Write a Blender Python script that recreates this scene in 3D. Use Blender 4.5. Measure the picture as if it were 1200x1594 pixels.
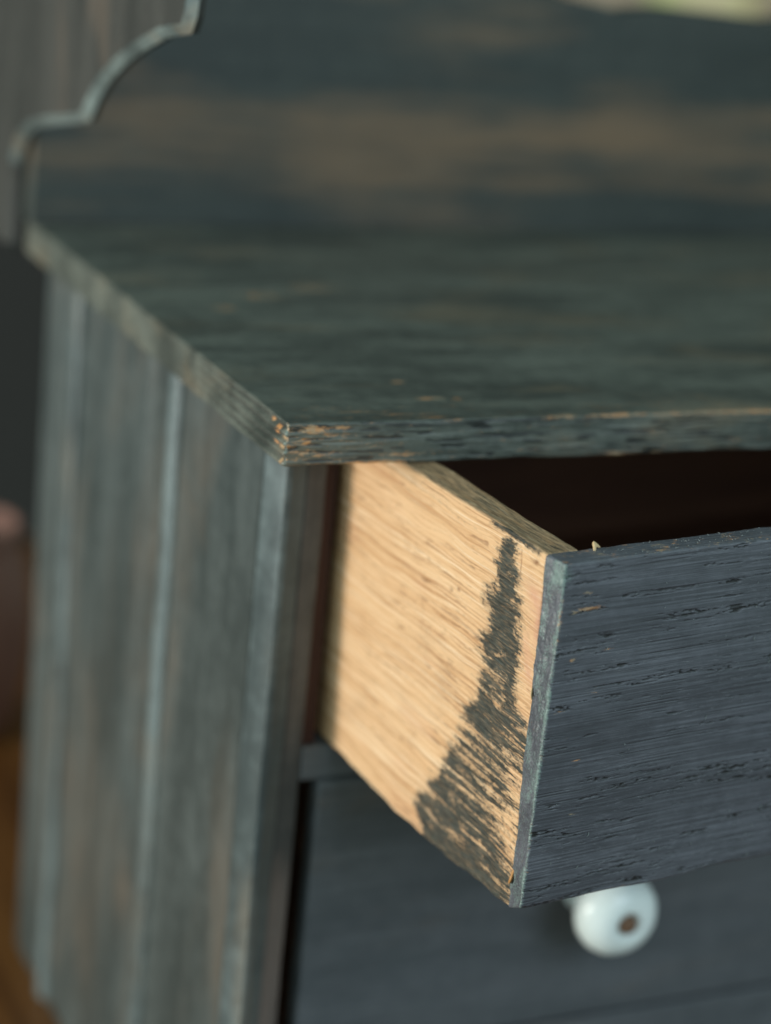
import bpy, math
import numpy as np
from mathutils import Matrix, Vector, Euler

# ------------------------------------------------------------------ scene, camera, light
sc = bpy.context.scene
for o in list(bpy.data.objects):
    bpy.data.objects.remove(o)
C = sc.collection
MM = 0.001                                     # all sizes below are millimetres

cam_d = bpy.data.cameras.new('camera')
cam = bpy.data.objects.new('camera', cam_d); C.objects.link(cam)
cam.location = (-123.81*MM, -291.94*MM, 90.88*MM)
cam.rotation_euler = Euler((1.2520, -0.0979, -0.4226), 'XYZ')
cam_d.sensor_fit = 'AUTO'; cam_d.sensor_width = 36.0
cam_d.lens = 3207.35/1594*36.0
cam_d.clip_start = 0.01; cam_d.clip_end = 50
cam_d.dof.use_dof = True
cam_d.dof.focus_distance = 0.316
cam_d.dof.aperture_fstop = 8.6
cam_d.dof.aperture_blades = 0
sc.camera = cam

world = bpy.data.worlds.new('World'); sc.world = world; world.use_nodes = True
bg = world.node_tree.nodes['Background']
bg.inputs['Color'].default_value = (0.60, 0.79, 0.73, 1); bg.inputs['Strength'].default_value = 0.70

def area(name, loc, target, size, power, col):
    l = bpy.data.lights.new(name, 'AREA'); l.shape = 'RECTANGLE'; l.size = size[0]; l.size_y = size[1]
    l.energy = power; l.color = col
    o = bpy.data.objects.new(name, l); C.objects.link(o); o.location = loc
    o.rotation_euler = (Vector(target)-Vector(loc)).to_track_quat('-Z', 'Y').to_euler()
    return o
area('window_light', (-1.48, 0.27, 0.05), (0.02, -0.02, -0.04), (0.36, 0.36), 22, (1.0, 0.91, 0.79))
area('front_fill_light', (0.35, -1.6, 0.75), (0.05, 0, -0.03), (0.9, 0.9), 13, (0.72, 0.85, 1.0))  # added bluish fill lamp in front, tints the drawer fronts
area('sky_window_light', (-1.5, 0.15, -0.05), (0.03, 0.05, -0.05), (1.3, 1.3), 10, (0.66, 0.88, 1.0))

sc.view_settings.view_transform = 'Standard'; sc.view_settings.look = 'None'
sc.view_settings.exposure = 0.0; sc.view_settings.gamma = 1.0
sc.view_settings.use_curve_mapping = False
sc.cycles.max_bounces = 8
sc.cycles.use_denoising = True

# ------------------------------------------------------------------ numpy noise
def _hash(ix, iy, iz, seed):
    h = (ix.astype(np.int64)*374761393 + iy.astype(np.int64)*668265263 + iz.astype(np.int64)*2147483647 + seed*1274126177) & 0xFFFFFFFF
    h = ((h ^ (h >> 13))*1274126177) & 0xFFFFFFFF
    h = (h ^ (h >> 16)) & 0xFFFFFFFF
    h = (h*2246822519) & 0xFFFFFFFF
    h = (h ^ (h >> 15)) & 0xFFFFFF
    return h/float(0xFFFFFF)*2-1
def vnoise(x, y, z, seed=0):
    x, y, z = np.broadcast_arrays(np.asarray(x, float), np.asarray(y, float), np.asarray(z, float))
    fx, fy, fz = np.floor(x), np.floor(y), np.floor(z)
    ix, iy, iz = fx.astype(np.int64), fy.astype(np.int64), fz.astype(np.int64)
    u, v, w = x-fx, y-fy, z-fz
    u = u*u*(3-2*u); v = v*v*(3-2*v); w = w*w*(3-2*w)
    r = 0
    for a in (0, 1):
        for b in (0, 1):
            for c in (0, 1):
                r = r + _hash(ix+a, iy+b, iz+c, seed)*(u if a else 1-u)*(v if b else 1-v)*(w if c else 1-w)
    return r
def fbm(x, y, z=0., seed=0, oct=4, gain=.55):
    r = 0; a = 1; s = 0
    for k in range(oct):
        r = r + a*vnoise(np.asarray(x)*2**k+7.3*k, np.asarray(y)*2**k+3.1*k, np.asarray(z)*2**k, seed+k*17)
        s += a; a *= gain
    return r/s
def sstep(a, b, x):
    t = np.clip((x-a)/(b-a), 0, 1); return t*t*(3-2*t)

# ------------------------------------------------------------------ mesh helpers
def tag(o, label=None, cat=None, group=None, kind=None):
    if label: o['label'] = label
    if cat: o['category'] = cat
    if group: o['group'] = group
    if kind: o['kind'] = kind
    return o
def empty(name, loc=(0, 0, 0), M3=None):
    o = bpy.data.objects.new(name, None); C.objects.link(o); o.empty_display_size = 0.01
    m = Matrix.Translation(Vector(loc)*MM)
    if M3 is not None: m = m @ M3.to_4x4()
    o.matrix_world = m
    return o
def link(name, me, mat, parent=None):
    o = bpy.data.objects.new(name, me); C.objects.link(o)
    if mat: me.materials.append(mat)
    if parent: o.parent = parent
    return o
def mesh_np(name, V, F, smooth=True, attrs=None):
    me = bpy.data.meshes.new(name)
    V = np.asarray(V, float)*MM; F = np.asarray(F, np.int32)
    nv, nf, k = len(V), len(F), F.shape[1]
    me.vertices.add(nv); me.vertices.foreach_set('co', V.astype(np.float32).ravel())
    me.loops.add(nf*k); me.loops.foreach_set('vertex_index', F.ravel())
    me.polygons.add(nf)
    me.polygons.foreach_set('loop_start', np.arange(0, nf*k, k, dtype=np.int32))
    me.polygons.foreach_set('use_smooth', np.full(nf, smooth))
    me.update(calc_edges=True)
    for an, av in (attrs or {}).items():
        at = me.attributes.new(an, 'FLOAT', 'POINT'); at.data.foreach_set('value', np.asarray(av, np.float32))
    me.validate()
    return me
def grid(lo, hi, fine, edge=.8, efine=.12):
    """coordinates from lo to hi, dense near both ends"""
    L = hi-lo
    e = min(edge, L*.3)
    a = np.linspace(lo, lo+e, max(3, int(e/efine)+1)); b = np.linspace(hi-e, hi, max(3, int(e/efine)+1))
    m = np.linspace(lo+e, hi-e, max(2, int(math.ceil((L-2*e)/fine))+1))
    return np.concatenate([a[:-1], m, b[1:]])
def slab(xs, ys, zs, rad=.5, disp=None, rnoise=.0, seed=1):
    """rounded box on a lattice; disp(P, N, Q) -> (offset along N, extra xyz, attrs); Q = box coords"""
    A = [np.asarray(xs), np.asarray(ys), np.asarray(zs)]
    n = [len(a) for a in A]
    keys = []; shapes = []
    for ax in range(3):
        b, c = [(1, 2), (2, 0), (0, 1)][ax]
        for end in (0, 1):
            ib, ic = np.meshgrid(np.arange(n[b]), np.arange(n[c]), indexing='ij')
            idx = [None]*3; idx[ax] = np.full(ib.shape, 0 if end == 0 else n[ax]-1); idx[b] = ib; idx[c] = ic
            k = (idx[0]*n[1]+idx[1])*n[2]+idx[2]
            q = np.stack([k[:-1, :-1], k[1:, :-1], k[1:, 1:], k[:-1, 1:]], -1).reshape(-1, 4)
            if end == 0: q = q[:, ::-1]
            keys.append(q)
    F = np.concatenate(keys)
    uk, inv = np.unique(F.ravel(), return_inverse=True)
    F = inv.reshape(-1, 4)
    i = uk//(n[1]*n[2]); j = (uk//n[2]) % n[1]; k = uk % n[2]
    Q = np.stack([A[0][i], A[1][j], A[2][k]], 1)
    lo = np.array([a[0] for a in A]); hi = np.array([a[-1] for a in A])
    r = np.full(len(Q), float(rad))
    if rnoise: r = r*(1+rnoise*fbm(Q[:, 0]/2.2, Q[:, 1]/2.2, Q[:, 2]/2.2, seed, 3))
    r = np.clip(r, .02, .45*(hi-lo).min())[:, None]
    inner = np.clip(Q, lo+r, hi-r); d = Q-inner
    N = d/np.maximum(np.linalg.norm(d, axis=1, keepdims=True), 1e-9)
    P = inner+N*r
    at = {}
    if disp:
        off, ext, at = disp(P, N, Q)
        P = P+N*np.asarray(off).reshape(-1, 1)
        if ext is not None: P = P+ext
    return P, F, at
def box_part(name, mat, parent, x, y, z, rad=.5, fine=4, wob=.12, seed=1):
    def dp(P, N, Q):
        return wob*fbm(P[:, 0]/14, P[:, 1]/14, P[:, 2]/14, seed, 3), None, {}
    V, F, at = slab(grid(*x, fine), grid(*y, fine), grid(*z, fine), rad, dp, .4, seed)
    return link(name, mesh_np(name, V, F), mat, parent)
def lathe(prof, n=48):
    """profile of (radius, height) turned about local -y; returns V, F"""
    V = []; F = []
    for r, h in prof:
        for k in range(n):
            a = 2*math.pi*k/n; V.append((r*math.cos(a), -h, r*math.sin(a)))
    for i in range(len(prof)-1):
        for k in range(n):
            F.append((i*n+k, i*n+(k+1) % n, (i+1)*n+(k+1) % n, (i+1)*n+k))
    return np.array(V), np.array(F)
def extrude(poly, zs, plane='yx'):
    """closed polygon list (a,b) swept along zs; caps as quads fan are ngons -> returned by from_pydata mesh"""
    n = len(poly); V = []; F = []
    for z in zs:
        for a, b in poly:
            V.append((b, a, z) if plane == 'yx' else ((z, a, b) if plane == 'yz' else (a, z, b)))
    for i in range(len(zs)-1):
        for k in range(n):
            F.append((i*n+k, i*n+(k+1) % n, (i+1)*n+(k+1) % n, (i+1)*n+k))
    F.append(tuple(range(n))[::-1]); F.append(tuple(range((len(zs)-1)*n, len(zs)*n)))
    return V, F
def mesh_py(name, V, F, smooth_angle=None):
    me = bpy.data.meshes.new(name); me.from_pydata([(a*MM, b*MM, c*MM) for a, b, c in V], [], F)
    import bmesh
    bm = bmesh.new(); bm.from_mesh(me); bmesh.ops.recalc_face_normals(bm, faces=bm.faces); bm.to_mesh(me); bm.free()
    if smooth_angle:
        me.polygons.foreach_set('use_smooth', [True]*len(me.polygons))
        me.set_sharp_from_angle(angle=math.radians(smooth_angle))
    me.update(); return me

# ------------------------------------------------------------------ material helpers
class G:
    def __init__(s, name):
        s.m = bpy.data.materials.new(name); s.m.use_nodes = True
        s.t = s.m.node_tree; s.b = s.t.nodes['Principled BSDF']
        tc = s.t.nodes.new('ShaderNodeTexCoord')
        s.P = s.vmul(tc.outputs['Object'], (1000, 1000, 1000))
    def put(s, sock, v):
        if hasattr(v, 'is_linked') or isinstance(v, bpy.types.NodeSocket): s.t.links.new(v, sock)
        else: sock.default_value = v if not (isinstance(v, tuple) and len(v) == 3 and sock.type == 'RGBA') else (*v, 1)
    def vmul(s, v, k):
        n = s.t.nodes.new('ShaderNodeVectorMath'); n.operation = 'MULTIPLY'; s.put(n.inputs[0], v); s.put(n.inputs[1], k); return n.outputs[0]
    def math(s, op, a, b=0., clamp=False):
        n = s.t.nodes.new('ShaderNodeMath'); n.operation = op; n.use_clamp = clamp
        s.put(n.inputs[0], a); s.put(n.inputs[1], b); return n.outputs[0]
    def noise(s, v, k=(1, 1, 1), det=4, rough=.55, dist=0.):
        n = s.t.nodes.new('ShaderNodeTexNoise'); s.put(n.inputs['Vector'], s.vmul(v, k)); n.inputs['Scale'].default_value = 1
        n.inputs['Detail'].default_value = det; n.inputs['Roughness'].default_value = rough; n.inputs['Distortion'].default_value = dist
        return n.outputs['Fac']
    def ss(s, x, a, b, lo=0., hi=1.):
        n = s.t.nodes.new('ShaderNodeMapRange'); n.interpolation_type = 'SMOOTHSTEP'
        s.put(n.inputs['Value'], x); n.inputs['From Min'].default_value = a; n.inputs['From Max'].default_value = b
        n.inputs['To Min'].default_value = lo; n.inputs['To Max'].default_value = hi; return n.outputs['Result']
    def mix(s, f, a, b):
        n = s.t.nodes.new('ShaderNodeMix'); n.data_type = 'RGBA'
        s.put(n.inputs['Factor'], f); s.put(n.inputs['A' if False else 6], a); s.put(n.inputs[7], b); return n.outputs[2]
    def attr(s, name):
        n = s.t.nodes.new('ShaderNodeAttribute'); n.attribute_name = name; return n.outputs['Fac']
    def bump(s, h, dist_mm, strength=1., normal=None):
        n = s.t.nodes.new('ShaderNodeBump'); n.inputs['Distance'].default_value = dist_mm*MM; n.inputs['Strength'].default_value = strength
        s.put(n.inputs['Height'], h)
        if normal: s.put(n.inputs['Normal'], normal)
        return n.outputs['Normal']
    def out(s, col, rough, normal=None, spec=.5):
        s.put(s.b.inputs['Base Color'], col); s.put(s.b.inputs['Roughness'], rough)
        s.b.inputs['Specular IOR Level'].default_value = spec
        if normal: s.put(s.b.inputs['Normal'], normal)
        return s.m
def stretch(axis, along, across):
    return tuple(along if i == axis else across for i in range(3))

def paint(name, axis, dark, mid, wood=(.42, .22, .09), thin=None, wear=.70, attrs=False, fine=1.0, patch=.03, rough=(.42, .62), dust=.5, relief=.05, thin_amt=(.55, .68), thin_k=(.012, .05), sdark=.55, scuff=.4, scuffc=(.17, .19, .17), wood2=(.34, .27, .18), band=None, rubc=(.17, .245, .225)):
    g = G(name); P = g.P
    streak = g.noise(P, stretch(axis, .022*fine, 1.6*fine), 6, .62, .15)
    broad = g.noise(P, stretch(axis, .02, .09), 4, .55, .4)
    speck = g.noise(P, (5, 5, 5), 3, .7)
    mot = g.noise(P, (.22, .22, .22), 6, .72)
    col = g.mix(g.ss(g.math('ADD', g.math('MULTIPLY', broad, .6), g.math('MULTIPLY', mot, .4)), .38, .62), dark, mid)
    dk = tuple(c*.42 for c in dark)
    col = g.mix(g.ss(streak, .44, .60, sdark, 0), col, dk)
    if thin:                                            # places where the paint is rubbed thin and the brown wood shows through
        tn = g.noise(P, stretch(axis, thin_k[0], thin_k[1]), 5, .6, .6)
        if band:
            sp = g.t.nodes.new('ShaderNodeSeparateXYZ'); g.put(sp.inputs[0], P)
            zb = g.math('ADD', sp.outputs[2], g.math('MULTIPLY', g.math('SUBTRACT', g.noise(P, (.006, .02, .02), 3), .5), 22.))
            q = g.math('DIVIDE', g.math('SUBTRACT', zb, band[0]), band[1])
            e = g.math('POWER', 2.718, g.math('MULTIPLY', g.math('MULTIPLY', q, q), -1.))
            tn = g.math('ADD', tn, g.math('MULTIPLY', g.math('SUBTRACT', e, .45), band[2]))
            tn = g.math('ADD', tn, g.math('MULTIPLY', g.math('SUBTRACT', g.noise(P, (.020, .1, .22), 5, .7), .5), .9))
            tn = g.math('ADD', tn, g.math('MULTIPLY', g.math('SUBTRACT', g.noise(P, (.016, .02, .035), 3, .5), .5), 1.2))
        col = g.mix(g.ss(tn, thin_amt[0], thin_amt[1], 0, .7), col, thin)
    sc1 = g.noise(P, stretch(axis, .28*fine, 3.2*fine), 6, .8, .05)
    sc2 = g.noise(P, stretch(axis, .03, .12), 3, .5)
    col = g.mix(g.math('MULTIPLY', g.ss(sc1, .55, .68, 0, scuff), g.ss(sc2, .35, .65, .25, 1.)), col, scuffc)
    wn = g.noise(P, stretch(axis, .10, .9), 6, .68, .2)
    wm = g.ss(wn, wear, wear+.035)
    if attrs:
        a = g.attr('wear')
        wm = g.ss(g.math('ADD', a, g.math('MULTIPLY', g.math('SUBTRACT', g.noise(P, stretch(axis, .8, 5), 7, .8), .5), 2.6)), .40, .62)
        pore = g.attr('pore')
        col = g.mix(g.math('MULTIPLY', pore, .95), col, (.005, .006, .007))
    wcol = g.mix(g.noise(P, stretch(axis, .3, 3), 5, .6), tuple(c*.62 for c in wood), tuple(min(1, c*1.35) for c in wood))
    wcol = g.mix(g.ss(g.noise(P, (.35, .35, .35), 4, .6), .42, .62), wcol, wood2)
    col = g.mix(g.math('MULTIPLY', wm, .88), col, wcol)
    if attrs:
        rb = g.math('ADD', g.attr('rub'), g.math('MULTIPLY', g.math('SUBTRACT', g.noise(P, (3.2, 3.2, 3.2), 6, .85), .5), 2.4))
        col = g.mix(g.ss(rb, .42, .75, 0, .8), col, rubc)
    fl = g.noise(P, (1.7, 1.7, 1.7), 6, .85)
    col = g.mix(g.ss(fl, .66, .75, 0, dust), col, (.24, .27, .25))
    n = g.bump(g.math('ADD', g.math('MULTIPLY', streak, 1.), g.math('MULTIPLY', speck, .35)), relief*2, .8)
    r = g.ss(g.math('ADD', g.math('MULTIPLY', broad, .5), g.math('MULTIPLY', speck, .5)), .3, .7, rough[0], rough[1])
    return g.out(col, r, n)

GREEN = dict(dark=(.048, .057, .049), mid=(.132, .147, .124))
M = {}
M['top'] = paint('worn_green_black_paint_on_top', 0, **GREEN, wood=(.58, .27, .10), wood2=(.44, .30, .17), dust=.8, sdark=.28, attrs=True, fine=1.2, thin=(.15, .125, .085), thin_k=(.02, .045), thin_amt=(.50, .68), rough=(.38, .56), scuff=.75, scuffc=(.25, .28, .25))
M['case_v'] = paint('worn_green_black_paint_upright', 2, dark=(.036, .049, .049), mid=(.074, .092, .091), thin=(.150, .116, .086), wear=.80, rough=(.36, .48), thin_k=(.011, .030), thin_amt=(.46, .76), sdark=.06, fine=.35, relief=.02, scuff=.15)
M['bead'] = paint('grey_green_paint_with_sheen_on_bead', 2, dark=(.046, .064, .067), mid=(.145, .188, .195), thin=(.17, .145, .11), wear=.80, rough=(.32, .45), thin_k=(.012, .05), thin_amt=(.52, .70), sdark=.15, fine=.6, relief=.03)  # paler colour paints in the sky sheen on beads and corner chamfer
M['edge'] = paint('rubbed_paint_with_lit_tone_on_bracket_edge', 2, dark=(.10, .13, .13), mid=(.26, .32, .31), thin=(.30, .24, .17), wear=.80, rough=(.32, .45), thin_k=(.03, .06), thin_amt=(.52, .70), sdark=.2)  # rub-wear plus skylight on the edge, painted in as paler colour
M['case_h'] = paint('worn_green_black_paint_level', 0, **GREEN, wear=.74)
M['bracket'] = paint('worn_paint_on_bracket', 2, dark=(.028, .030, .027), mid=(.042, .043, .038), thin=(.085, .068, .052), wear=.84, sdark=.2)
M['back'] = paint('rubbed_paint_on_splashback', 0, dark=(.028, .038, .035), mid=(.050, .060, .053), thin=(.25, .155, .085), wear=.86, thin_k=(.006, .09), thin_amt=(.36, 1.02), band=(24., 14., .34), fine=.5, sdark=.2)
M['stile'] = paint('worn_paint_on_face_frame', 2, dark=(.044, .046, .045), mid=(.088, .085, .080), wood=(.40, .16, .07), thin=(.16, .12, .10), wear=.71, sdark=.3)
M['front'] = paint('slate_black_paint_on_open_grain', 0, dark=(.070, .076, .092), mid=(.118, .126, .150), wood=(.46, .23, .11), attrs=True, fine=1.8, dust=.6, rough=(.40, .55), relief=.02, scuff=.8, scuffc=(.23, .245, .275), sdark=.5)
M['lowfront'] = paint('slate_black_paint_lower', 0, dark=(.075, .088, .098), mid=(.110, .122, .134), wear=.86, thin=(.12, .105, .09), thin_amt=(.52, .74), sdark=.25)

def raw_wood():
    g = G('raw_pine_with_paint_smear'); sp = g.t.nodes.new('ShaderNodeSeparateXYZ'); g.put(sp.inputs[0], g.P)
    cb = g.t.nodes.new('ShaderNodeCombineXYZ'); g.put(cb.inputs[0], sp.outputs[0]); g.put(cb.inputs[1], sp.outputs[1]); g.put(cb.inputs[2], g.attr('zw'))
    P = cb.outputs[0]                                        # z follows the wandering grain
    gr, po, stn, tone = g.attr('grain'), g.attr('pore'), g.attr('stain'), g.attr('tone')
    fib = g.noise(P, (3, .20, 5.0), 5, .7)
    l1 = g.noise(P, (1, .035, 2.1), 5, .7); l2 = g.noise(P, (1.3, .05, 1.25), 5, .75); l3 = g.noise(P, (2, .03, 2.7), 4, .65)
    x = g.math('ADD', gr, g.math('MULTIPLY', g.math('SUBTRACT', fib, .5), .8))
    col = g.mix(g.ss(x, .1, .95), (.70, .455, .255), (.56, .315, .15))
    col = g.mix(g.ss(l2, .50, .64, 0, .55), col, (.44, .225, .095))
    col = g.mix(g.ss(l1, .53, .61, 0, .62), col, (.36, .175, .070))
    col = g.mix(g.ss(l3, .54, .64, 0, .60), col, (.84, .66, .46))
    col = g.mix(g.ss(tone, 0, 1, 0, .8), col, (.54, .27, .18))
    col = g.mix(g.math('MULTIPLY', po, .85), col, (.16, .065, .025))
    grime = g.noise(g.P, (.5, .05, .09), 5, .65)
    col = g.mix(g.ss(grime, .54, .72, 0, .30), col, (.36, .24, .15))
    col = g.mix(g.math('MULTIPLY', g.attr('weather_shade'), g.ss(g.noise(P, (2.5, .25, 2.5), 5, .65), .3, .7, .35, .95)), col, (.105, .080, .050))  # upper edge darkened: weathering, and weaker light from above painted in
    s1 = g.math('MULTIPLY', g.math('SUBTRACT', g.noise(P, (4, 1.0, 2.6), 7, .82), .5), 2.0)
    s2 = g.math('MULTIPLY', g.math('SUBTRACT', g.noise(P, (1, .07, 1.9), 5, .7), .5), 1.1)
    s = g.math('ADD', stn, g.math('ADD', s1, s2))
    sm = g.ss(s, .34, .66)                                  # thick where the brush pressed, thin and see-through at its edges
    pc = g.mix(g.ss(g.noise(P, (1.6, .45, 2.2), 6, .75), .36, .66), (.012, .018, .017), (.048, .060, .054))
    col = g.mix(g.ss(s, .12, .40, 0, .38), col, (.22, .17, .11))
    col = g.mix(g.math('MULTIPLY', sm, g.ss(g.noise(P, (3, .35, 3.5), 5, .7), .30, .55, .66, .98)), col, pc)
    n = g.bump(g.math('ADD', g.math('SUBTRACT', fib, g.math('MULTIPLY', l1, .8)), g.math('MULTIPLY', sm, .3)), .14, .9)
    return g.out(col, g.ss(sm, 0, 1, .60, .46), n, .35)
M['raw'] = raw_wood()

def plain_wood(name, axis, a, b, rough=.6, k=1.):
    g = G(name); P = g.P
    s = g.noise(P, stretch(axis, .03*k, .9*k), 6, .6, .4); s2 = g.noise(P, stretch(axis, .008*k, .12*k), 4, .5, .8)
    col = g.mix(g.ss(s2, .35, .65), a, b)
    col = g.mix(g.ss(s, .5, .66, 0, .6), col, tuple(c*.5 for c in a))
    return g.out(col, rough, g.bump(s, .08, .7), .4)
M['inside'] = plain_wood('dark_inner_wood', 0, (.10, .045, .025), (.16, .075, .04))
M['gap_shade'] = plain_wood('dark_red_brown_gap_shade', 2, (.026, .007, .004), (.040, .011, .006))  # near-black red-brown that stands for shade in the drawer gap
M['inner_y'] = plain_wood('drawer_inner_wood', 1, (.36, .20, .09), (.5, .3, .14))
M['topedge'] = paint('thin_washed_paint_over_wood', 1, dark=(.15, .105, .058), mid=(.24, .165, .09), wood=(.5, .3, .14), wear=.62)
M['table'] = plain_wood('orange_brown_table_wood', 1, (.115, .042, .010), (.17, .070, .018), .35, .35)
def flat(name, col, rough=.5, spec=.5):
    g = G(name); n = g.noise(g.P, (.05, .05, .05), 4)
    return g.out(g.mix(n, tuple(c*.85 for c in col), tuple(min(1, c*1.12) for c in col)), rough, None, spec)
M['wall'] = flat('dark_wall', (.016, .014, .013), .9)
M['white'] = flat('white_glazed_ceramic', (.80, .90, .88), .28)
M['screw'] = flat('brown_screw_metal', (.16, .085, .045), .5)
M['pink'] = flat('pinkish_clay', (.30, .155, .125), .6)
M['frame'] = flat('beige_window_wood', (.34, .25, .18), .6)
M['splinter'] = flat('orange_splinter_wood', (.42, .20, .06), .6)
M['chip'] = flat('pale_splinter_wood', (.55, .40, .22), .6)
M['lint'] = flat('pale_lint', (.24, .27, .27), .8)
g = G('bright_garden_glass'); gn = g.noise(g.P, (.012, .02, .012), 3)
gc = g.mix(g.ss(gn, .35, .65), (.50, .48, .28), (.30, .42, .12))
g.put(g.b.inputs['Emission Color'], gc); g.b.inputs['Emission Strength'].default_value = .75
M['pane'] = g.out((.02, .02, .02), .1)

# ------------------------------------------------------------------ setting: table, wall
TZ = -190.6
me = mesh_np('table_top', *slab(grid(-520, 760, 60), grid(-420, 470, 60), grid(TZ-28, TZ, 10), 3)[:2])
tag(link('table_top', me, M['table']), kind='structure')
me = mesh_np('wall', *slab(grid(-1500, 3200, 300), grid(1300, 1320, 10), grid(-1100, 1700, 300), 1)[:2])
tag(link('wall', me, M['wall']), kind='structure')

# ------------------------------------------------------------------ cabinet
SX, SY, T, BW, BACK = 7.75, 20.0, 7.3, 262.0, 160.8
cab = empty('spice_cabinet', (0, 0, 0))
tag(cab, 'small worn cabinet in dark green-black paint with two wide drawers and raised splashback', 'cabinet')

# ---- top board: real relief on its front edge and left end
def top_disp(P, N, Q):
    x, y, z = P[:, 0], P[:, 1], P[:, 2]
    up = np.clip(N[:, 2], 0, 1); fr = np.clip(-N[:, 1], 0, 1); le = np.clip(-N[:, 0], 0, 1); dn = np.clip(-N[:, 2], 0, 1)
    wv = z+.35*fbm(x/30, z/5, 0, 3, 2)+.012*x
    lines = fbm(x/9, wv/.55, y/3, 5, 4)
    crack = sstep(.28, .6, vnoise(x/5, wv/.45, 0, 9)+.35*vnoise(x/1.5, wv/.3, 0, 10))
    off = fr*(.14*lines-.22*crack*sstep(-.2, .5, fbm(x/16, z/4, 0, 40, 2)))
    off += fr*.25*fbm(x/12, z/6, 0, 12, 3)
    off += up*(.05*fbm(x/8, y/1.2, 0, 21, 4)+.15*fbm(x/25, y/18, 0, 22, 3))
    off += dn*.35*fbm(x/10, y/8, 0, 28, 3)
    ridge = np.cos((z+.25*fbm(y/8, z/2, 0, 31, 2))*2*np.pi/1.75)
    off += le*(.30*ridge*sstep(60, 8, y)+.12*fbm(y/2.5, z/.8, 0, 33, 4)+.18*fbm(y/15, z/5, 0, 35, 2))
    # rubbed spots
    w = np.zeros(len(P))
    arr_t = sstep(1.1, .0, np.hypot(np.minimum(y, 5), np.minimum(-z, 5)))              # front top arris
    lon = sstep(40, 58, x)*.50+.16
    w = np.maximum(w, arr_t*(lon+.45*fbm(x/7, 0, 0, 50, 3)))
    arr_b = sstep(1.2, .1, np.hypot(np.minimum(y, 5), np.minimum(z+T, 5)))
    w = np.maximum(w, arr_b*(.30+.75*fbm(x/9, 1, 0, 52, 3)))
    lft = sstep(34, 2, x)*fr
    w = np.maximum(w, lft*(.20+.75*fbm(x/3.0, wv/.55, 0, 55, 4)))
    w = np.maximum(w, fr*(.02+.55*fbm(x/5, wv/.6, 0, 57, 4)))
    for bx, bz, rx, rz, s in ((4.6, -1.2, 2.6, .8, .95), (9.6, -.9, 1.8, .4, .8), (6, -5.6, 3, .4, .6), (2.5, -3.1, .9, .5, .6), (21, -5.9, 6, .4, .6)):
        w = np.maximum(w, fr*s*np.exp(-((x-bx)/rx)**2-((z-bz)/rz)**2))
    for by, bz in ((3.0, -1.4), (1.3, -2.6), (4.6, -2.5), (2.2, -4.4), (4.4, -4.2), (1.2, -6.5), (6.6, -1.0)):
        w = np.maximum(w, le*(.82+.5*vnoise(y/.45, z/2, 0, 61))*np.exp(-((y-by)/1.1)**2-((z-bz)/.42)**2))
    corner = sstep(.9, .1, np.hypot(np.minimum(x, 4), np.minimum(y, 4)))
    w = np.maximum(w, corner*(.30+.6*fbm(z/.9, 0, 0, 63, 2)))
    for bx, by, rx, ry, s in ((29.9, 22.6, 1.6, .55, .9), (31, 12, 3.2, .55, .85), (36, 11.5, 1.2, .5, .75), (17, 77, 3.2, 2, .6), (29, 87, 7, 4, .5), (42, 93, 6, 4, .5),
                              (14, 5.5, 5, .35, .55), (21, 3.6, 4, .4, .6), (27, 1.4, 3, .4, .7), (9, 8.5, 3, .3, .5), (60, 6, 5, .35, .45)):
        w = np.maximum(w, up*(s+.25*fbm(x/1.2, y/.5, 0, 66, 3))*np.exp(-((x-bx)/rx)**2-((y-by)/ry)**2))
    w = np.maximum(w, up*(.12+.5*fbm(x/4, y/.8, 0, 68, 4))*sstep(26, 2, y))
    # left top arris, a thin pale rub
    la = sstep(.9, .1, np.hypot(np.minimum(x, 4), np.minimum(-z, 4)))
    w = np.maximum(w, la*(.0+.45*fbm(y/6, 0, 0, 70, 3)))
    rub = np.maximum(corner*.55, la*.15)+le*(.02+.22*fbm(y/4, z/.8, 0, 71, 3))*sstep(60, 5, y)
    rub = np.maximum(rub, fr*.12+arr_t*.22)
    return off, None, {'wear': np.clip(w, 0, 1), 'pore': np.clip(crack*fr*.8+le*sstep(.1, .9, -ridge)*(.45+.5*fbm(y/5, z/1.5, 0, 73, 3))*sstep(75, 12, y), 0, 1), 'rub': np.clip(rub, 0, 1)}
xs = np.concatenate([np.linspace(0, 1.2, 13), np.linspace(1.45, 30, 105), np.linspace(30.35, 100, 190), np.linspace(102, BW, 70)])
ys = np.concatenate([np.linspace(0, 1.2, 13), np.linspace(1.4, 26, 90), np.linspace(26.6, 70, 60), np.linspace(71.5, BACK, 60)])
zs = np.concatenate([np.linspace(-T, 0, 66)])
V, F, at = slab(xs, ys, zs, .55, top_disp, .5, 4)
link('top_board', mesh_np('top_board', V, F, True, at), M['top'], cab)

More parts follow.
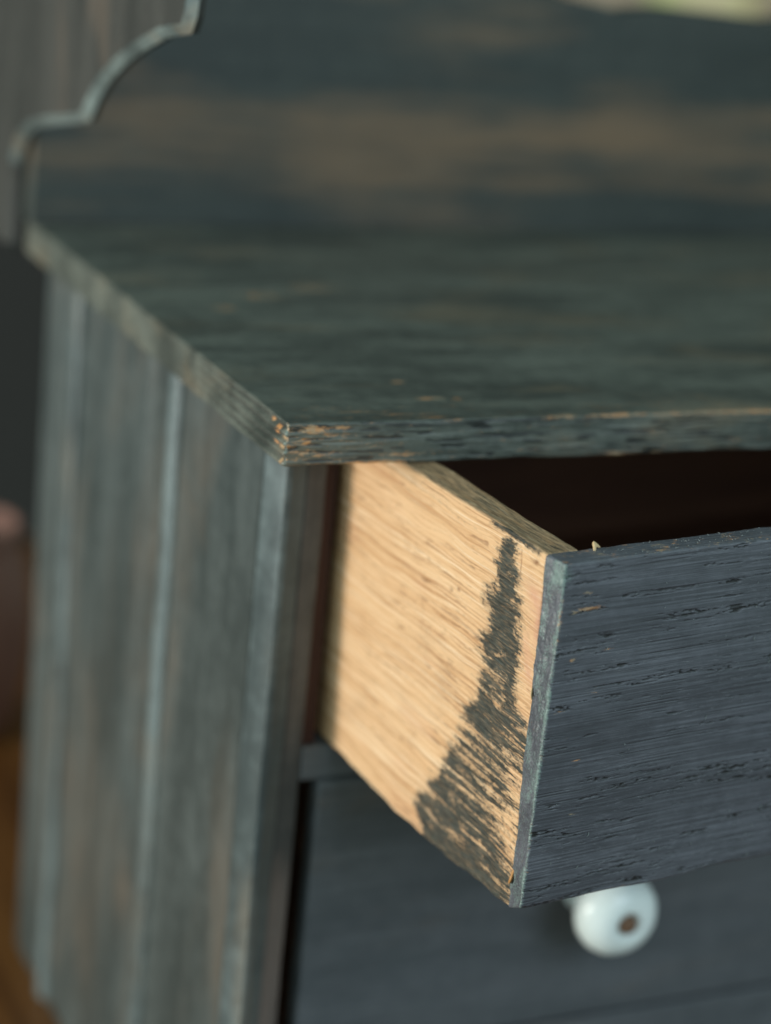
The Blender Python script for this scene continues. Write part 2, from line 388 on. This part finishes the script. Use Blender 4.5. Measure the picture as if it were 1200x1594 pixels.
# ---- left side: three beaded boards
def side_profile(y0, y1, bead, chamfer=False):
    x0, th = SX, 5.2
    pts = []
    if chamfer: pts += [(SY+.1, x0+th), (SY+.1, x0+2.6), (SY+7.2, x0+.55), (SY+7.3, x0)]
    elif bead:
        pts += [(y0, x0+th), (y0, x0), (y0+6.4, x0), (y0+6.5, x0+.5), (y0+9.6, x0+.6), (y0+14.8, x0+.02)]
        pts += [(y0+18.6, x0), (y0+19.4, x0-.4), (y0+21, x0-.45), (y0+28, x0)]
    pts += [(y1-.15, x0), (y1-.15, x0+th)]
    return pts
def wobble(V, s):
    return [(x+(.12*math.sin(z/27+s)+.07*math.sin(z/9.1+s)) if x < SX+2 else x, y+.15*math.sin(z/33+s), z) for x, y, z in V]
zz = [-190.4]+list(np.linspace(-188, -10, 60))+[-T-.15]
for y0, y1, b, ch in ((SY, 70, False, True), (70, 138, True, False), (138, 167, True, False)):
    V, F = extrude(side_profile(y0, y1, b, ch), zz)
    o = link('side_board', mesh_py('side_board', wobble(V, y0), F, 35), M['case_v'], cab)
    if ch: pts = [(SY-.1, SX+2.5), (SY+.0, SX+1.5), (SY+5.4, SX-.35), (SY+6.2, SX-.3), (SY+6.2, SX+.6)]
    else: pts = [(y0+3.2-3.2*math.cos(math.pi*k/12), SX-.05-1.5*math.sin(math.pi*k/12)) for k in range(13)]
    V, F = extrude(pts, zz)
    link('corner_strip' if ch else 'bead', mesh_py('bead', wobble(V, y0), F, 35), M['bead'], o)  # separate strips carry the painted sheen colour
V, F = extrude([(SY, BW-SX-5.2), (167, BW-SX-5.2), (167, BW-SX), (SY, BW-SX)], [-190.4, -T-.15])
link('side_board', mesh_py('side_board', V, F), M['case_v'], cab)
# ---- face frame
OX = 17.05; RX = BW-OX
box_part('stile', M['stile'], cab, (SX+5.3, OX), (SY+.35, SY+9), (-190.3, -T-.2), .5, 3, .25, 5)
box_part('stile', M['stile'], cab, (RX, BW-SX-5.3), (SY+.35, SY+9), (-190.3, -T-.2), .5, 6, .2, 6)
box_part('rail', M['lowfront'], cab, (OX+.1, RX-.1), (SY+.5, SY+9), (-75.0, -68.2), .5, 4, .2, 7)
box_part('rail', M['lowfront'], cab, (OX+.1, RX-.1), (SY+.5, SY+9), (-149.0, -136.5), .5, 5, .2, 8)
box_part('base_board', M['lowfront'], cab, (OX+.1, RX-.1), (SY+1.2, SY+8), (-190.3, -149.2), .5, 6, .2, 9)
# ---- inside
box_part('gap_shade_strip', M['gap_shade'], cab, (OX+.05, OX+2.75), (SY+1.4, SY+9.1), (-68.1, -T-.3), .3, 6, .08, 17)  # added strip, its dark colour stands for the shade beside the open drawer
box_part('divider', M['inside'], cab, (SX+5.4, BW-SX-5.4), (SY+9.2, 161.8), (-74.8, -68.9), .3, 20, .1, 10)
box_part('divider', M['inside'], cab, (SX+5.4, BW-SX-5.4), (SY+9.2, 161.8), (-146, -137.3), .3, 20, .1, 10)
box_part('back_board', M['inside'], cab, (SX+5.4, BW-SX-5.4), (162, 166.8), (-190, -T-.3), .3, 20, .1, 11)
# ---- splashback with a low wave in its top edge
pts = [(-.2, 0)]
prof = [(-5, 128), (10, 126), (22, 110), (40, 92), (62, 80), (88, 69), (112, 61.5), (128, 57.6), (140, 56.0), (146, 54.6), (152, 55.6), (160, 56.2), (176, 55.6), (192, 54.9), (205, 57), (225, 64), (BW+5, 90)]
px = [p[0] for p in prof]; pz = [p[1] for p in prof]
nx = np.linspace(0.15, BW-.15, 190)
top = np.interp(nx, px, pz)
poly = [(float(x), float(z)) for x, z in zip(nx, top)]
poly = [(.15, .15)]+poly+[(BW-.15, .15)]
V, F = extrude(poly, [BACK-4.2, BACK+4.5], 'xz')
# polygon in (x, z) swept along y
me = mesh_py('splashback', V, F); link('splashback', me, M['back'], cab)
# ---- shaped end bracket on the left (and its twin on the right)
def curve(P, n=6):
    out = []
    for i in range(len(P)-1):
        p0, p1, p2, p3 = (P[max(i-1, 0)], P[i], P[i+1], P[min(i+2, len(P)-1)])
        for k in range(n):
            t = k/n
            out.append(tuple(.5*((2*p1[j])+(-p0[j]+p2[j])*t+(2*p0[j]-5*p1[j]+4*p2[j]-p3[j])*t*t+(-p0[j]+3*p1[j]-3*p2[j]+p3[j])*t**3) for j in (0, 1)))
    return out+[P[-1]]
c1 = curve([(158.6, -7), (157.4, 8), (154, 17), (146, 22.5), (132, 26), (116, 29), (104.5, 31.2)])
c2 = curve([(101, 34.8), (94, 40), (84, 45), (73, 49.2), (60, 53.4)])
c3 = [(52, 54.8), (47.2, 55.6)]+curve([(45.2, 58.5), (44.2, 63), (43, 72), (36, 84), (22, 96), (12, 112), (8, 132)])
poly = [(186, -7)]+c1+c2+c3+[(8, 150), (186, 150)]
poly = [(a+6.5, b-.9) for a, b in poly]
SGN = -1
for xa, xb in ((-3.2, -.15), (BW+.15, BW+3.2)):
    V, F = extrude(poly, [xa, xa+1.9, xb-.3, xb], 'yz')
    n = len(poly); ins = []
    for k, (a, b) in enumerate(poly):                       # the outer arris is broad and rounded off
        p, q = poly[k-1], poly[(k+1) % n]; tx, tz = q[0]-p[0], q[1]-p[1]; L = math.hypot(tx, tz)
        ins.append((a+1.5*(-tz)/L*SGN, b+1.5*tx/L*SGN) if 0 < k < n-2 else (a, b))
    lay = 0 if xa < 0 else 3
    for k in range(n): V[lay*n+k] = (V[lay*n+k][0], ins[k][0], ins[k][1])
    br = link('bracket', mesh_py('bracket', V, F, 30), M['bracket'], cab)
    sg = 1 if xa < 0 else -1; xo, xi = (xa, xa+1.9) if xa < 0 else (xb, xb-1.9)
    V = []; F = []; ks = [k for k in range(1, n-2) if poly[k][1] > 12]
    for k in ks:
        a0, b0 = poly[k]; a1, b1 = ins[k]; ey, ez = a0-a1, b0-b1; L = math.hypot(ey, ez); ey /= L; ez /= L
        for px_, a_, b_ in ((xo, a1, b1), (xi, a0, b0), (xi-sg*.25, a0+ey*.25, b0+ez*.25), (xo-sg*.25, a1+ey*.25, b1+ez*.25)): V.append((px_, a_, b_))
    m_ = len(V)//4
    for i in range(m_-1):
        for q in range(4): F.append((i*4+q, i*4+(q+1) % 4, i*4+4+(q+1) % 4, i*4+4+q))
    F += [(3, 2, 1, 0), tuple(m_*4-4+q for q in range(4))]
    link('rubbed_lit_edge', mesh_py('rubbed_lit_edge', V, F, 40), M['edge'], br)  # strip in the paler colour of rubbed, sky-lit paint

# ------------------------------------------------------------------ drawers
def smear_edges():
    v = np.array([3, 1.5, -2.8, -6.1, -8.7, -12.8, -15.7, -20.3, -25.5, -29, -34.3, -41.2, -44.3, -51, -56.1, -59.9, -62])
    L = np.array([9, 10, 11.8, 13.6, 12.9, 15.1, 14.6, 15.2, 14.4, 14.8, 17.6, 21.6, 23.2, 28.5, 30.4, 28.2, 27.5])
    R_ = np.array([10.5, 10, 8.8, 7.0, 6.2, 5.2, 4.9, 4.9, 4.6, 0., -3.0, -4, -4, -4, -5, -5, -5])
    return v[::-1], L[::-1], R_[::-1]
def side_disp_hero(P, N, Q):
    x, y, z = P[:, 0], P[:, 1], P[:, 2]
    le = np.clip(-N[:, 0], 0, 1); up = np.clip(N[:, 2], 0, 1)
    zw = z+1.1*fbm(y/26, z/11, 0, 101, 3)+.25*fbm(y/7, z/3, 0, 103, 2)-.012*y
    fine = fbm(y/26, zw/.55, 0, 105, 4, .72)
    grain = np.clip(.30+.75*fine+.25*fbm(y/55, zw/2.6, 0, 109, 3), 0, 1)
    pore = sstep(.40, .66, vnoise(y/3.4, zw/.23, 0, 111)+.3*vnoise(y/.8, zw/.2, 0, 112))*sstep(-.1, .45, fbm(y/12, zw/1.6, 0, 113, 2))
    v, L, R_ = smear_edges()
    Lz = np.interp(z, v, L); Rz = np.interp(z, v, R_)
    fr = fbm(y/9, zw/.5, 0, 121, 4, .65)
    jag = fbm(y/2.4, z/1.1, 0, 123, 4)
    jg2 = fbm(y/5, z/4, 0, 124, 3)
    inL = (Lz+1.3*fr+1.2*jag+1.6*jg2-y)/2.2; inR = (y-Rz+1.0*fr+1.0*jag+.8*jg2)/1.9
    core = np.clip(np.minimum(inL, inR)*.5+.5, 0, 1)
    # dry brush: bare ridges, more of them low down and towards the front edge
    low = sstep(-22, -31, z)*sstep(-61, -55, z)
    bare = sstep(.02, .42, fbm(y/14, zw/.75, 0, 127, 4, .6)+.10+.20*low*sstep(13, 2, y)-.30*sstep(-48, -60, z)*sstep(2, 7, y))
    mott = sstep(.05, .5, fbm(y/3.2, z/2.2, 0, 131, 4)+.05)
    cov = core*(1-(.30+.26*low)*bare)*(1-.42*mott)
    wedge = sstep(4.6, 1.8, y+(z+52)*-.10)*sstep(-35, -38, z)*sstep(-54.5, -52, z)
    cov *= 1-.7*wedge*sstep(-.3, .2, fr)
    botfoot = sstep(-55.5, -58.5, z)*sstep(29, 26, y)
    cov = np.maximum(cov, botfoot*(.85-.3*bare))
    # a thin smear along the upper arris, plus small marks
    arr = np.exp(-((z+.55-.02*y)/.75)**2)*sstep(.5, 2, y)*sstep(18, 14, y)
    cov = np.maximum(cov, le*arr*(.75+.35*jag))
    cov = np.maximum(cov, .75*np.exp(-((y-10.2)/1.0)**2-((z+3.2)/1.6)**2)+.0)
    marks = .9*np.exp(-((y-25.6)/.75)**2-((z+15.7)/.55)**2)*(.6+.9*vnoise(y/.4, z/.35, 0, 141))
    marks = np.maximum(marks, .95*np.exp(-((y-24.0)/.55)**2-((z+14.8)/.35)**2)*(.4+vnoise(y/.4, z/.3, 0, 142)))
    marks = np.maximum(marks, 1.0*np.exp(-((y-2.6+.5*(z+2.4))/.75)**2-((z+2.4)/.4)**2))
    marks = np.maximum(marks, .75*np.exp(-((y-6.6-.1*(z+4))/.16)**2)*sstep(-7.2, -6, z)*sstep(-1.6, -2.4, z))
    pore = np.maximum(pore*.55, np.clip(marks, 0, 1))
    tone = sstep(6, 1, y)*sstep(-4, -9, z)*sstep(-27, -17, z)*(.55+.6*fbm(y/2, z/2.5, 0, 151, 3))+.25*sstep(.2, .6, fbm(y/16, z/6, 0, 153, 2))
    off = le*(.07*fine-.16*pore+.05*jag*core+.22*fbm(y/22, z/14, 0, 155, 2))
    off += up*(.10*fbm(y/8, x/.8, 0, 157, 3)+.30*fbm(y/16, x/6, 0, 158, 2))
    ext = np.zeros_like(P)
    # lower rear-facing arris has been planed away a little towards the front corner
    ext[:, 2] += np.where(Q[:, 2] < -50, (-1.2*sstep(0, 30, y)*sstep(60, 30, y)+.5*fbm(y/6, 0, 0, 161, 2))*sstep(-50, -60, z), 0)
    return off, ext, {'grain': grain, 'pore': np.clip(pore*le, 0, 1), 'stain': np.clip(cov, 0, 1)*np.clip(le*1.3, 0, 1)+up*np.clip(.2+.55*fbm(y/6, x/.9, 0, 165, 3)-.35*sstep(12, 25, y), 0, .7), 'tone': np.clip(tone, 0, 1), 'weather_shade': up, 'zw': zw}

def front_disp_hero(P, N, Q):
    x, y, z = P[:, 0], P[:, 1], P[:, 2]
    fr = np.clip(-N[:, 1], 0, 1); le = np.clip(-N[:, 0], 0, 1); up = np.clip(N[:, 2], 0, 1); dn = np.clip(-N[:, 2], 0, 1)
    zw = z+.7*fbm(x/60, z/16, 0, 201, 2)+.05*fbm(x/8, z/2, 0, 203, 2)-.012*x
    fine = fbm(x/45, zw/.34, 0, 205, 4, .7)
    mid_ = fbm(x/60, zw/1.1, 0, 207, 3)
    zone = sstep(.0, .32, fbm(x/18, zw/1.1, 0, 209, 3))
    d = vnoise(x/3.0, zw/.30, 0, 211)+.6*vnoise(x/.5, zw/.24, 0, 212)
    pore = sstep(.36, .70, d)*zone
    long_ = sstep(.60, .85, vnoise(x/20, zw/.30, 0, 215))*.45
    pore_all = np.maximum(pore, long_)
    off = fr*(0.05*fine+.01*mid_-.22*pore_all+.35*fbm(x/28, z/20, 0, 217, 2))
    off += le*(.16*fbm(y/1.1, z/1.1, 0, 221, 4)+.10*fbm(y/.5, z/3, 0, 223, 3)+.25*fbm(z/9, 0, 0, 224, 2))
    off += up*(.12*fbm(x/2, y/1.2, 0, 225, 4)+.12*fbm(x/14, y/5, 0, 226, 2)); off += dn*.2*fbm(x/9, y/6, 0, 227, 3)
    # wear
    w = np.zeros(len(P))
    blobs = ((5.2, -7.6, 2.6, .35, .95), (2.6, -7.9, .7, .3, .8), (4.5, -4.9, 1.2, .25, .6), (9.5, -14.6, .9, .3, .5), (3.2, -15.4, .8, .4, .6), (6.2, -33.2, 1.2, .3, .5),
             (6.7, -43.3, .6, .25, .6), (2, -24, 1.2, .3, .45), (4, -29, .9, .3, .4), (8, -21.5, 1.6, .8, .3), (15, -48.5, .5, .2, .4))
    for bx, bz, rx, rz, s in blobs:
        w = np.maximum(w, fr*s*np.exp(-((x-bx)/rx)**2-((zw-bz)/rz)**2))
    arr = sstep(.8, .05, np.hypot(np.minimum(np.maximum(x, 0), 4), np.minimum(np.maximum(y+5, 0), 4)))
    w = np.maximum(w, arr*(.10+.55*fbm(z/2.2, 0, 0, 231, 3)+.5*np.exp(-((z+11)/2.4)**2)))
    w = np.maximum(w, up*(.17+.5*fbm(x/1.0, y/1.0, 0, 233, 4)))
    bot = sstep(1., .1, np.hypot(np.minimum(np.maximum(z+60, 0), 4), np.minimum(np.maximum(y+5, 0), 4)))
    w = np.maximum(w, bot*(.12+.45*fbm(x/3, 0, 0, 235, 3)))
    w = np.maximum(w, le*(.05+.42*fbm(y/.6, z/1.6, 0, 237, 4)))
    # the panel leans: its face is a little narrower below, its underside rises to the front
    t = np.clip((-y)/5, 0, 1); s = np.clip(-z/60, 0, 1)
    ext = np.zeros_like(P)
    ext[:, 0] += t*(.5*(1-s)-1.2*s)*np.exp(-np.maximum(x, 0)/12)
    ext[:, 2] += t*3.1*sstep(-30, -60, z)
    ext[:, 2] += sstep(-50, -60, z)*(.16*fbm(x/7, 0, 0, 241, 3)-.25*np.exp(-((x-24)/7)**2)+.35*np.exp(-((x-38)/4)**2))
    cor = np.exp(-((x-.8)/1.4)**2-((z+2)/2.2)**2)*sstep(-1.5, -4.4, y)
    rub = np.maximum(arr*.36, cor*.5)+le*(.42+.35*fbm(y/1.4, z/3, 0, 243, 3))
    rub = np.maximum(rub, np.maximum(bot*.3, up*.24))
    return off, ext, {'wear': np.clip(w, 0, 1), 'pore': np.clip(pore_all*fr, 0, 1), 'rub': np.clip(rub, 0, 1)}

KNOB = [(0, 0), (4.6, 0), (4.9, .4), (4.9, 1.0), (4.3, 1.7), (3.7, 2.8), (3.5, 4.2), (3.8, 5.6), (5.2, 7.0), (6.8, 8.4), (7.6, 10.2), (7.8, 12.0), (7.4, 13.8), (6.4, 15.4), (4.9, 16.5), (3.4, 17.0), (2.5, 17.0), (2.2, 16.6), (2.1, 15.8), (0, 15.7)]
def knob(parent, x, yface, z):
    V, F = lathe([(r*1.1, h) for r, h in KNOB], 48)
    o = link('knob', mesh_np('knob', V+np.array([x, yface+.1, z]), F), M['white'], parent)
    sp = [(0, 15.75), (1.95, 15.75), (2.0, 16.5), (1.7, 17.2), (1.0, 17.55), (.35, 17.6), (.3, 17.0), (0, 17.0)]
    V, F = lathe(sp, 24)
    link('screw', mesh_np('screw', V+np.array([x, yface+.1, z]), F), M['screw'], o)
    return o

DW = 205.0
def drawer(loc, M3, hero, depth):
    root = empty('drawer', loc, M3)
    if hero:
        xs = np.concatenate([np.linspace(0, 1.2, 14), np.linspace(1.45, 56, 190), np.linspace(57, DW, 90)])
        zs = np.concatenate([np.linspace(-60, -59, 11), np.linspace(-58.9, -1.1, 540), np.linspace(-1, 0, 11)])
        V, F, at = slab(xs, grid(-5, -.02, .18, .8, .1), zs, .45, front_disp_hero, .55, 8)
        link('front_panel', mesh_np('front_panel', V, F, True, at), M['front'], root)
        ys = np.concatenate([np.linspace(.02, 48, 170), np.linspace(48.4, 75, 56), np.linspace(76, depth, 40)])
        zs = np.concatenate([np.linspace(-60, -59, 11), np.linspace(-58.9, -1.1, 500), np.linspace(-1, 0, 11)])
        V, F, at = slab(grid(.25, 6.1, .3, .8, .12), ys, zs, .4, side_disp_hero, .5, 9)
        link('side_panel', mesh_np('side_panel', V, F, True, at), M['raw'], root)
    else:
        def dp(P, N, Q):
            return .35*fbm(P[:, 0]/26, P[:, 1]/10, P[:, 2]/18, 301, 3), None, {}
        V, F, at = slab(grid(0, DW, 2), grid(-5, -.02, 1), grid(-60, 0, 1.5), .7, dp, .5, 12)
        link('front_panel', mesh_np('front_panel', V, F), M['lowfront'], root)
        box_part('side_panel', M['inside'], root, (1.2, 6.1), (.02, depth), (-59.6, -.4), .4, 6, .1, 13)  # dark wood on this side paints in the shade of the slit
    box_part('side_panel', M['inner_y'], root, (DW-6.1, DW-.3), (.02, depth), (-59.6, -.2), .4, 6, .1, 14)
    box_part('back_panel', M['inside'], root, (6.2, DW-6.2), (depth-6, depth-.1), (-56, -3), .4, 8, .1, 15)
    box_part('bottom_panel', M['inside'], root, (6.2, DW-6.2), (.1, depth-6.1), (-57, -54), .3, 10, .1, 16)
    return root
R3 = Matrix.Rotation(.0739, 3, 'Z') @ Matrix.Rotation(-.0286, 3, 'Y') @ Matrix.Rotation(.0025, 3, 'X')
up_d = drawer((24.93, -43.0, -7.87), R3, True, 138)
tag(up_d, 'upper drawer pulled out, raw tan wood side with dark paint smear, slate-black front', 'drawer')
knob(up_d, 62.0, -5.0, -29.5); knob(up_d, DW-62.0, -5.0, -29.5)
lo_d = drawer((20.8, SY+4.6, -75.2), Matrix.Rotation(.004, 3, 'Z'), False, 131)
tag(lo_d, 'lower drawer pushed shut, slate-black front with white ceramic knob', 'drawer')
knob(lo_d, 60.9, -5.0, -29.3); knob(lo_d, DW-61.5, -5.0, -29.4)

# small splinters on the broken arrises and lint on the open drawer
def sliver(name, mat, parent, p, axis, L, r, seed):
    a = Vector(axis).normalized(); u = a.orthogonal().normalized(); w = a.cross(u)
    V = []; F = []; n = 7; K = 8
    for i in range(n):
        t = i/(n-1); rr = r*(math.sin(math.pi*min(max(t*.92+.06, 0), 1)))**.6
        c = Vector(p)+a*L*(t-.5)+u*r*.9*math.sin(t*5+seed)
        for k in range(K):
            q = 2*math.pi*k/K; j = 1+.45*float(vnoise(i*.9, k*.8, 0, seed))
            V.append(c+(u*math.cos(q)+w*.6*math.sin(q))*rr*j)
    for i in range(n-1):
        for k in range(K): F.append((i*K+k, i*K+(k+1) % K, (i+1)*K+(k+1) % K, (i+1)*K+k))
    F.append(tuple(range(K))[::-1]); F.append(tuple(range((n-1)*K, n*K)))
    return link(name, mesh_py(name, V, F, 50), mat, parent)
sliver('splinter', M['splinter'], up_d, (-.25, -.6, -53.6), (0, -.35, 1), 3.2, .55, 3)
sliver('splinter', M['chip'], up_d, (8.6, -.5, .25), (1, .3, .1), 1.6, .5, 5)
sliver('splinter', M['chip'], up_d, (-.1, -.4, -22.5), (0, .1, 1), 2.2, .3, 8)
rng = np.random.default_rng(7)
V = []; F = []
def tube(p, d, L, r, bend):
    p = Vector(p); d = Vector(d).normalized(); u = d.orthogonal().normalized(); w = d.cross(u); b = len(V)
    for i in range(4):
        t = i/3; c = p+d*L*t+(u*math.cos(bend)+w*math.sin(bend))*L*.25*math.sin(math.pi*t)
        for k in range(4):
            a = math.pi/2*k; V.append(tuple(c+(u*math.cos(a)+w*math.sin(a))*r))
    for i in range(3):
        for k in range(4): F.append((b+i*4+k, b+i*4+(k+1) % 4, b+(i+1)*4+(k+1) % 4, b+(i+1)*4+k))
for i in range(70):
    x, z = rng.uniform(1.5, 58), rng.uniform(-57, -1.5)
    L = rng.choice([.12, .18, .3, .8], p=[.35, .3, .25, .1]); a = rng.uniform(0, 2*math.pi)
    if L > .5: a = math.pi/2+rng.uniform(-.5, .5)
    tube((x, -5.12+.0*x, z), (math.cos(a), -.25, math.sin(a)), L, rng.uniform(.03, .06), rng.uniform(0, 6))
for i in range(110):
    x, y = rng.uniform(8, 60), rng.uniform(-4.6, -.4)
    a = rng.uniform(0, 2*math.pi); tube((x, y, .1), (math.cos(a), math.sin(a), .3), rng.choice([.12, .2, .4], p=[.5, .4, .1]), rng.uniform(.03, .08), rng.uniform(0, 6))
for i in range(70):
    y, z = rng.uniform(-4.7, -.6), rng.uniform(-57, -.5) if i > 25 else rng.uniform(-6, -.3)
    a = math.pi/2+rng.uniform(-.9, .9); tube((-.15-.1, y, z), (-.25, .5*math.cos(a), math.sin(a)), rng.uniform(.2, .9), .03, rng.uniform(0, 6))
me = mesh_np('lint', V, F); tag(link('lint', me, M['lint'], up_d), kind='stuff')

# ------------------------------------------------------------------ background things, far out of focus
V, F = lathe([(0, 0), (14, 0), (17, 4), (21, 22), (22, 40), (20, 54), (17, 61), (16, 65), (17, 69), (15, 69), (14, 63), (0, 62)], 40)
V = np.stack([V[:, 0], V[:, 2], -V[:, 1]], 1)[:, :]
pot = link('jar', mesh_np('jar', V, F[:, ::-1]), M['pink'])
pot.location = (23*MM, 300*MM, TZ*MM)
tag(pot, 'pinkish rounded jar out of focus behind the cabinet at the left edge', 'jar')

win = empty('window', (900, 1299, 200))
tag(win, 'bright blurred window with greenish garden light above the splashback', 'window')
def wbox(name, mat, x, y, z):
    V, F, _ = slab(np.linspace(*x, 3), np.linspace(*y, 3), np.linspace(*z, 3), 1); return link(name, mesh_np(name, V, F, False), mat, win)
wbox('pane', M['pane'], (-57, 55), (-18, -12), (-259, 139))
wbox('frame', M['frame'], (-133, -57.5), (-30, -2), (-300, 180)); wbox('frame', M['frame'], (55.5, 130), (-30, -2), (-300, 180))
wbox('frame', M['frame'], (-57, 55), (-30, -2), (139.5, 180)); wbox('frame', M['frame'], (-57, 55), (-30, -2), (-300, -259.5))
wbox('sill', M['frame'], (-150, 150), (-50, -2), (-330, -300.5))
